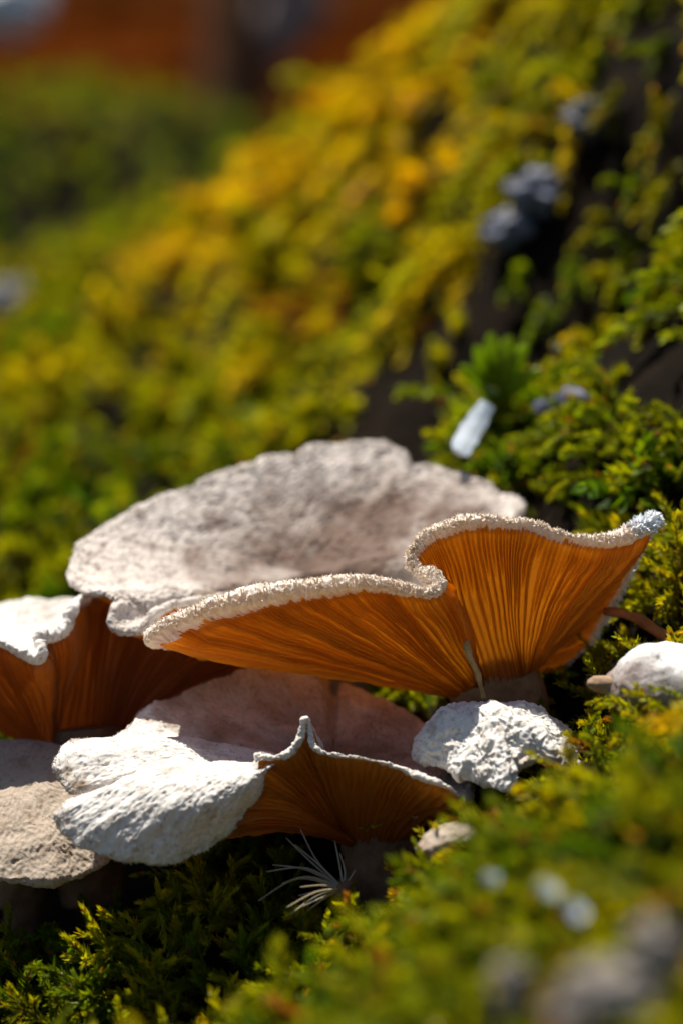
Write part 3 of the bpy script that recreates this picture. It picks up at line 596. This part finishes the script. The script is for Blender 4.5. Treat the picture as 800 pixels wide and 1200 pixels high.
# ------------------------------------------------------------------ small things
def curve_pts(l, n=6): return crom(np.array([PT(a) for a in l]), n, closed=False)
p = curve_pts([(546, 752, -.05), (549, 768, -.1), (556, 782, -.1), (562, 800, -.05), (566, 818, 0)])
tag(tube_obj('plant_fibre', p, np.linspace(.045, .03, len(p)), plain('straw', (.40, .24, .08), (.62, .42, .18), 8), seg=8, bump=.012, origin=p[-1]), 'thin straw coloured fibre hanging below the amber gills', 'fibre')
p = curve_pts([(708, 716, .9), (730, 719, .8), (752, 728, .75), (772, 742, .7), (795, 757, .7), (840, 775, .8)])
tag(tube_obj('twig', p, np.linspace(.05, .085, len(p)), M_twig, seg=12, bump=.02, origin=p[-1]), 'orange brown twig arching above the round mushroom', 'twig')
p = curve_pts([(640, 690, 2.8), (690, 668, 2.6), (740, 655, 2.3), (790, 640, 2.2)])
def slab(name, pts, width, thk, mat, label, cat, seed=0):
    """a flat splinter along two points, irregular outline, real thickness"""
    a, b = PT(pts[0]), PT(pts[1]); d = norm(b - a); L = np.linalg.norm(b - a); s = norm(np.cross(d, cF)); nn = np.cross(s, d)
    k = 9; tt = np.linspace(0, 1, k); r = np.random.default_rng(seed)
    wl = width * (.35 + .65 * np.sin(np.clip(tt * 3.3 + .2, 0, 3.1)) ** .15) * r.uniform(.85, 1.1, k); wr = width * (.35 + .65 * np.sin(np.clip(tt * 3.2 + .1, 0, 3.1)) ** .15) * r.uniform(.85, 1.1, k)
    c = a + d * (L * tt)[:, None] + nn * (.08 * L * np.sin(tt * 3.14))[:, None]
    G = np.stack([c - s * wl[:, None] * .5 - nn * thk * .3, c - s * wl[:, None] * .2 + nn * thk * .5, c + s * wr[:, None] * .25 + nn * thk * .5, c + s * wr[:, None] * .5 - nn * thk * .25, c - nn * thk * .5], 1)
    G = np.concatenate([G.mean(1, keepdims=True)[:1].repeat(5, 1), G, G.mean(1, keepdims=True)[-1:].repeat(5, 1)])
    return tag(mesh_obj(name, G.reshape(-1, 3), grid_faces(len(G), 5), mat, smooth=False, origin=a), label, cat)
slab('bark_splinter', [(536, 530, 3.9), (570, 474, 4.6)], .30, .08, M_chip, 'pale bluish splinter leaning in moss above the broad dished cap', 'splinter', 1)
slab('violet_flake', [(626, 478, 4.6), (662, 466, 4.8)], .20, .08, M_purple, 'small violet grey flake lying in moss beyond the splinter', 'flake', 2)
slab('violet_flake', [(660, 458, 5.2), (690, 464, 5.0)], .16, .08, M_purple, 'thin pinkish flake beside the violet grey flake', 'flake', 3)
def stone(label, px, py, d, rx, rz, mat, seed, name='stone', group=None):
    if d > 0 and d < 30: d = ground_hit(px, py, .35) - .1
    o = blob_obj(name, PT((px, py, d)), [(rx, 0, .1 * rx), (0, rx * .8, 0), (-.1 * rz, 0, rz)], mat, amp=.5, freq=2.0, seed=seed, origin=PT((px, py, d)))
    return tag(o, label, 'stone', group)
stone('bluish grey stone in the dark hollow under hanging moss', 628, 225, 14.2, .42, .30, M_stone, 1)
stone('dark little stone beside hanging strands in the hollow', 690, 140, 14.5, .34, .26, M_dark, 14)
stone('small grey stone beside the bluish stone in the hollow', 595, 268, 13.4, .35, .25, M_stone, 6)
stone('dark blue grey stone set in the golden moss slope', 12, 372, 17.5, .7, .62, M_dark, 2)
stone('blurred grey white pebble in the near moss', 705, 1165, -14.5, .33, .2, M_pebble, 3)
stone('blurred dark pebble with pale side beside the grey white pebble', 765, 1118, -13.5, .22, .24, M_pebble, 4)
stone('small whitish blurred pebble below the grey white pebble', 668, 1192, -15, .14, .14, M_pebble, 5)
stone('small brownish blurred pebble at the foot of the near moss', 600, 1158, -13, .15, .2, M_pebble, 8)

# seed tuft
sb = P(402, 1042, -1.0); t = thing('seed_tuft', 'dry seed with a fan of pale hairs in front of the torn cap', 'seed', sb)
blob_obj('seed', sb, [(.10, 0, .03), (0, .09, 0), (0, 0, .09)], M_stem_dark, t, amp=.3, seed=2, n=10)
for (x, y, d, bx_, by_) in [(340, 1072, -1.3, 372, 1050), (348, 1066, -1.2, 378, 1052), (336, 1064, -1.5, 370, 1046), (352, 1040, -1.2, 378, 1038), (350, 1050, -1.0, 376, 1044), (312, 1022, -.9, 360, 1018), (320, 1014, -.8, 360, 1020), (330, 1036, -1.1, 362, 1028), (352, 972, -.7, 372, 1010), (335, 982, -.6, 366, 1012), (392, 985, -.8, 398, 1015), (398, 1000, -.9, 404, 1022), (416, 1020, -.9, 410, 1030), (303, 1056, -1.1, 350, 1030), (360, 1068, -1.1, 382, 1052), (345, 990, -.9, 375, 1015)]:
    p = crom(np.array([sb, P(bx_, by_, (d - 1) / 2), P(x, y, d)]), 6, closed=False)
    tube_obj('hair', p, np.linspace(.016, .006, len(p)), M_hair, t, seg=5)
# broad leaves
def leaf(pts, wmax, label, group=None, mat=M_green, name='leaf'):
    c = crom(np.array([PT(a) for a in pts]), 6, closed=False); n_ = len(c); tt = np.linspace(0, 1, n_)
    d = norm(np.gradient(c, axis=0)); s = norm(np.cross(d, norm(cF + .4 * cU))); nn = np.cross(s, d); wd = wmax * np.sin(np.clip(tt * .93 + .07, 0, 1) * math.pi) ** .8
    G = np.stack([c + s * (wd * k)[:, None] + nn * (.25 * wd * abs(k))[:, None] - nn * h for k, h in ((-1, 0), (-.5, 0), (0, 0), (.5, 0), (1, 0), (.5, .012), (0, .015), (-.5, .012))], 1)
    return tag(mesh_obj(name, G.reshape(-1, 3), grid_faces(n_, 8), mat, origin=c[0]), label, 'leaf', group)
leaf([(520, 870, 2.6), (490, 820, 2.9), (440, 785, 3.2), (390, 765, 3.5)], .32, 'smooth green blade leaf between the amber gilled cap and torn cap', 'green blades behind the torn cap')
leaf([(450, 860, 3.2), (420, 810, 3.4), (360, 775, 3.7), (310, 762, 3.9)], .25, 'smooth green blade leaf between the amber gilled cap and torn cap', 'green blades behind the torn cap')
for (x, y, wd) in [(556, 404, .13), (574, 388, .15), (597, 392, .15), (618, 402, .14), (538, 428, .12), (634, 432, .12)]:
    leaf([(582, 475, 6.6), ((582 + x) / 2, (465 + y) / 2, 6.2), (x, y, 6.0)], wd, 'bright green broad leaf of the little rosette above the splinter', 'leaves of the green rosette')
for i, (x, y, sx, sy, lab) in enumerate([(576, 1030, 9, 2, 'small pale slab standing in for a wet glint in near moss beside the button cap'), (642, 1042, 12, 8, 'bright whitish slab standing in for a wet glint on the near moss'), (676, 1068, 8, 8, 'dull pale slab standing in for a wet glint beside the bright whitish one')]):
    d = ground_hit(x, y, .75) - .1
    slab('glint_slab', [(x - sx, y - sy, d), (x + sx, y + sy, d - .1)], .12, .03, M_chip, lab, 'flake', 20 + i)  # pale slabs added in place of highlights on wet leaves
# dew
for i, (x, y, d, r) in enumerate([(574, 458, 6.0, .09), (649, 403, 7.0, .07), (758, 547, 2.4, .05), (490, 948, -.85, .03), (497, 940, -.85, .025), (486, 958, -.85, .03), (535, 948, -.7, .03), (615, 862, -1.3, .05)]):
    o = blob_obj('dewdrop', P(x, y, d), [(r, 0, 0), (0, r, 0), (0, 0, r * .85)], M_dew, amp=.03, n=14, origin=P(x, y, d))
    tag(o, 'clear glinting dewdrop clinging to moss and cap edges', 'dewdrop', 'dewdrops')
# far, blurred
stone('white blurred lump beyond the distant mossy mound', 8, 2, 75, 1.3, 1.0, M_frost, 12, 'pale_lump')
leaf([(310, 45, 70), (345, 22, 72), (390, 10, 74)], 1.6, 'greyish fallen leaf beyond the golden moss crest', mat=plain('dead_leaf', (.14, .09, .07), (.30, .22, .20), .6), name='fallen_leaf')
p = np.array([P(292, -120, 110), P(288, -40, 110), P(285, 40, 110), P(282, 160, 110)]); p = crom(p, 5, closed=False)
tag(tube_obj('sapling_stem', p, np.linspace(1.5, 1.8, len(p)), plain('bark_far', (.06, .022, .005), (.13, .05, .010), .5, bd=.3), seg=20, bump=.15, bs=.8, origin=p[-1]), 'brown upright stem behind the mossy crest', 'stem')
# leaf litter on the far floor
Vl, Fl, Cl = [], [], []
nl = 900; lx = rng.uniform(-70, 40, nl); ly = rng.uniform(80, 330, nl)
for i in range(nl):
    r = rng.uniform(2.5, 5); a = rng.uniform(0, 6.28); tl = rng.uniform(-.5, .5, 2)
    q = np.array([(0, -1, 0), (.5, -.3, .15), (.45, .4, .1), (0, 1, 0), (-.45, .4, .12), (-.5, -.3, .1)]) * r
    ca, sa = math.cos(a), math.sin(a); q = np.stack([q[:, 0] * ca - q[:, 1] * sa, q[:, 0] * sa + q[:, 1] * ca, q[:, 2] + tl[0] * q[:, 0] + tl[1] * q[:, 1]], 1)
    b = len(Vl) * 6; Vl.append(q + np.array([lx[i], ly[i], -3.6])); Fl += [(b, b + 1, b + 5), (b + 1, b + 2, b + 5), (b + 2, b + 4, b + 5), (b + 2, b + 3, b + 4)]
    Cl.append(np.repeat([np.array([.07, .017, .003]) * rng.uniform(.4, 1.5)], 6, 0))
ll_ = mesh_obj('leaf_litter', np.concatenate(Vl), np.array(Fl), leafmat('litter', rough=1., ft=.15, spec=0.), attrs={'tint': np.concatenate(Cl)}, smooth=False)
ll_['kind'] = 'stuff'; ll_['label'] = 'brown fallen leaves covering the forest floor beyond'; ll_['category'] = 'leaf litter'
for o in bpy.data.objects:
    if '_o' in o: del o['_o']
print('tris', sum(len(o.data.loop_triangles) if o.data.loop_triangles else sum(len(p.vertices) - 2 for p in o.data.polygons) for o in bpy.data.objects if o.type == 'MESH') )
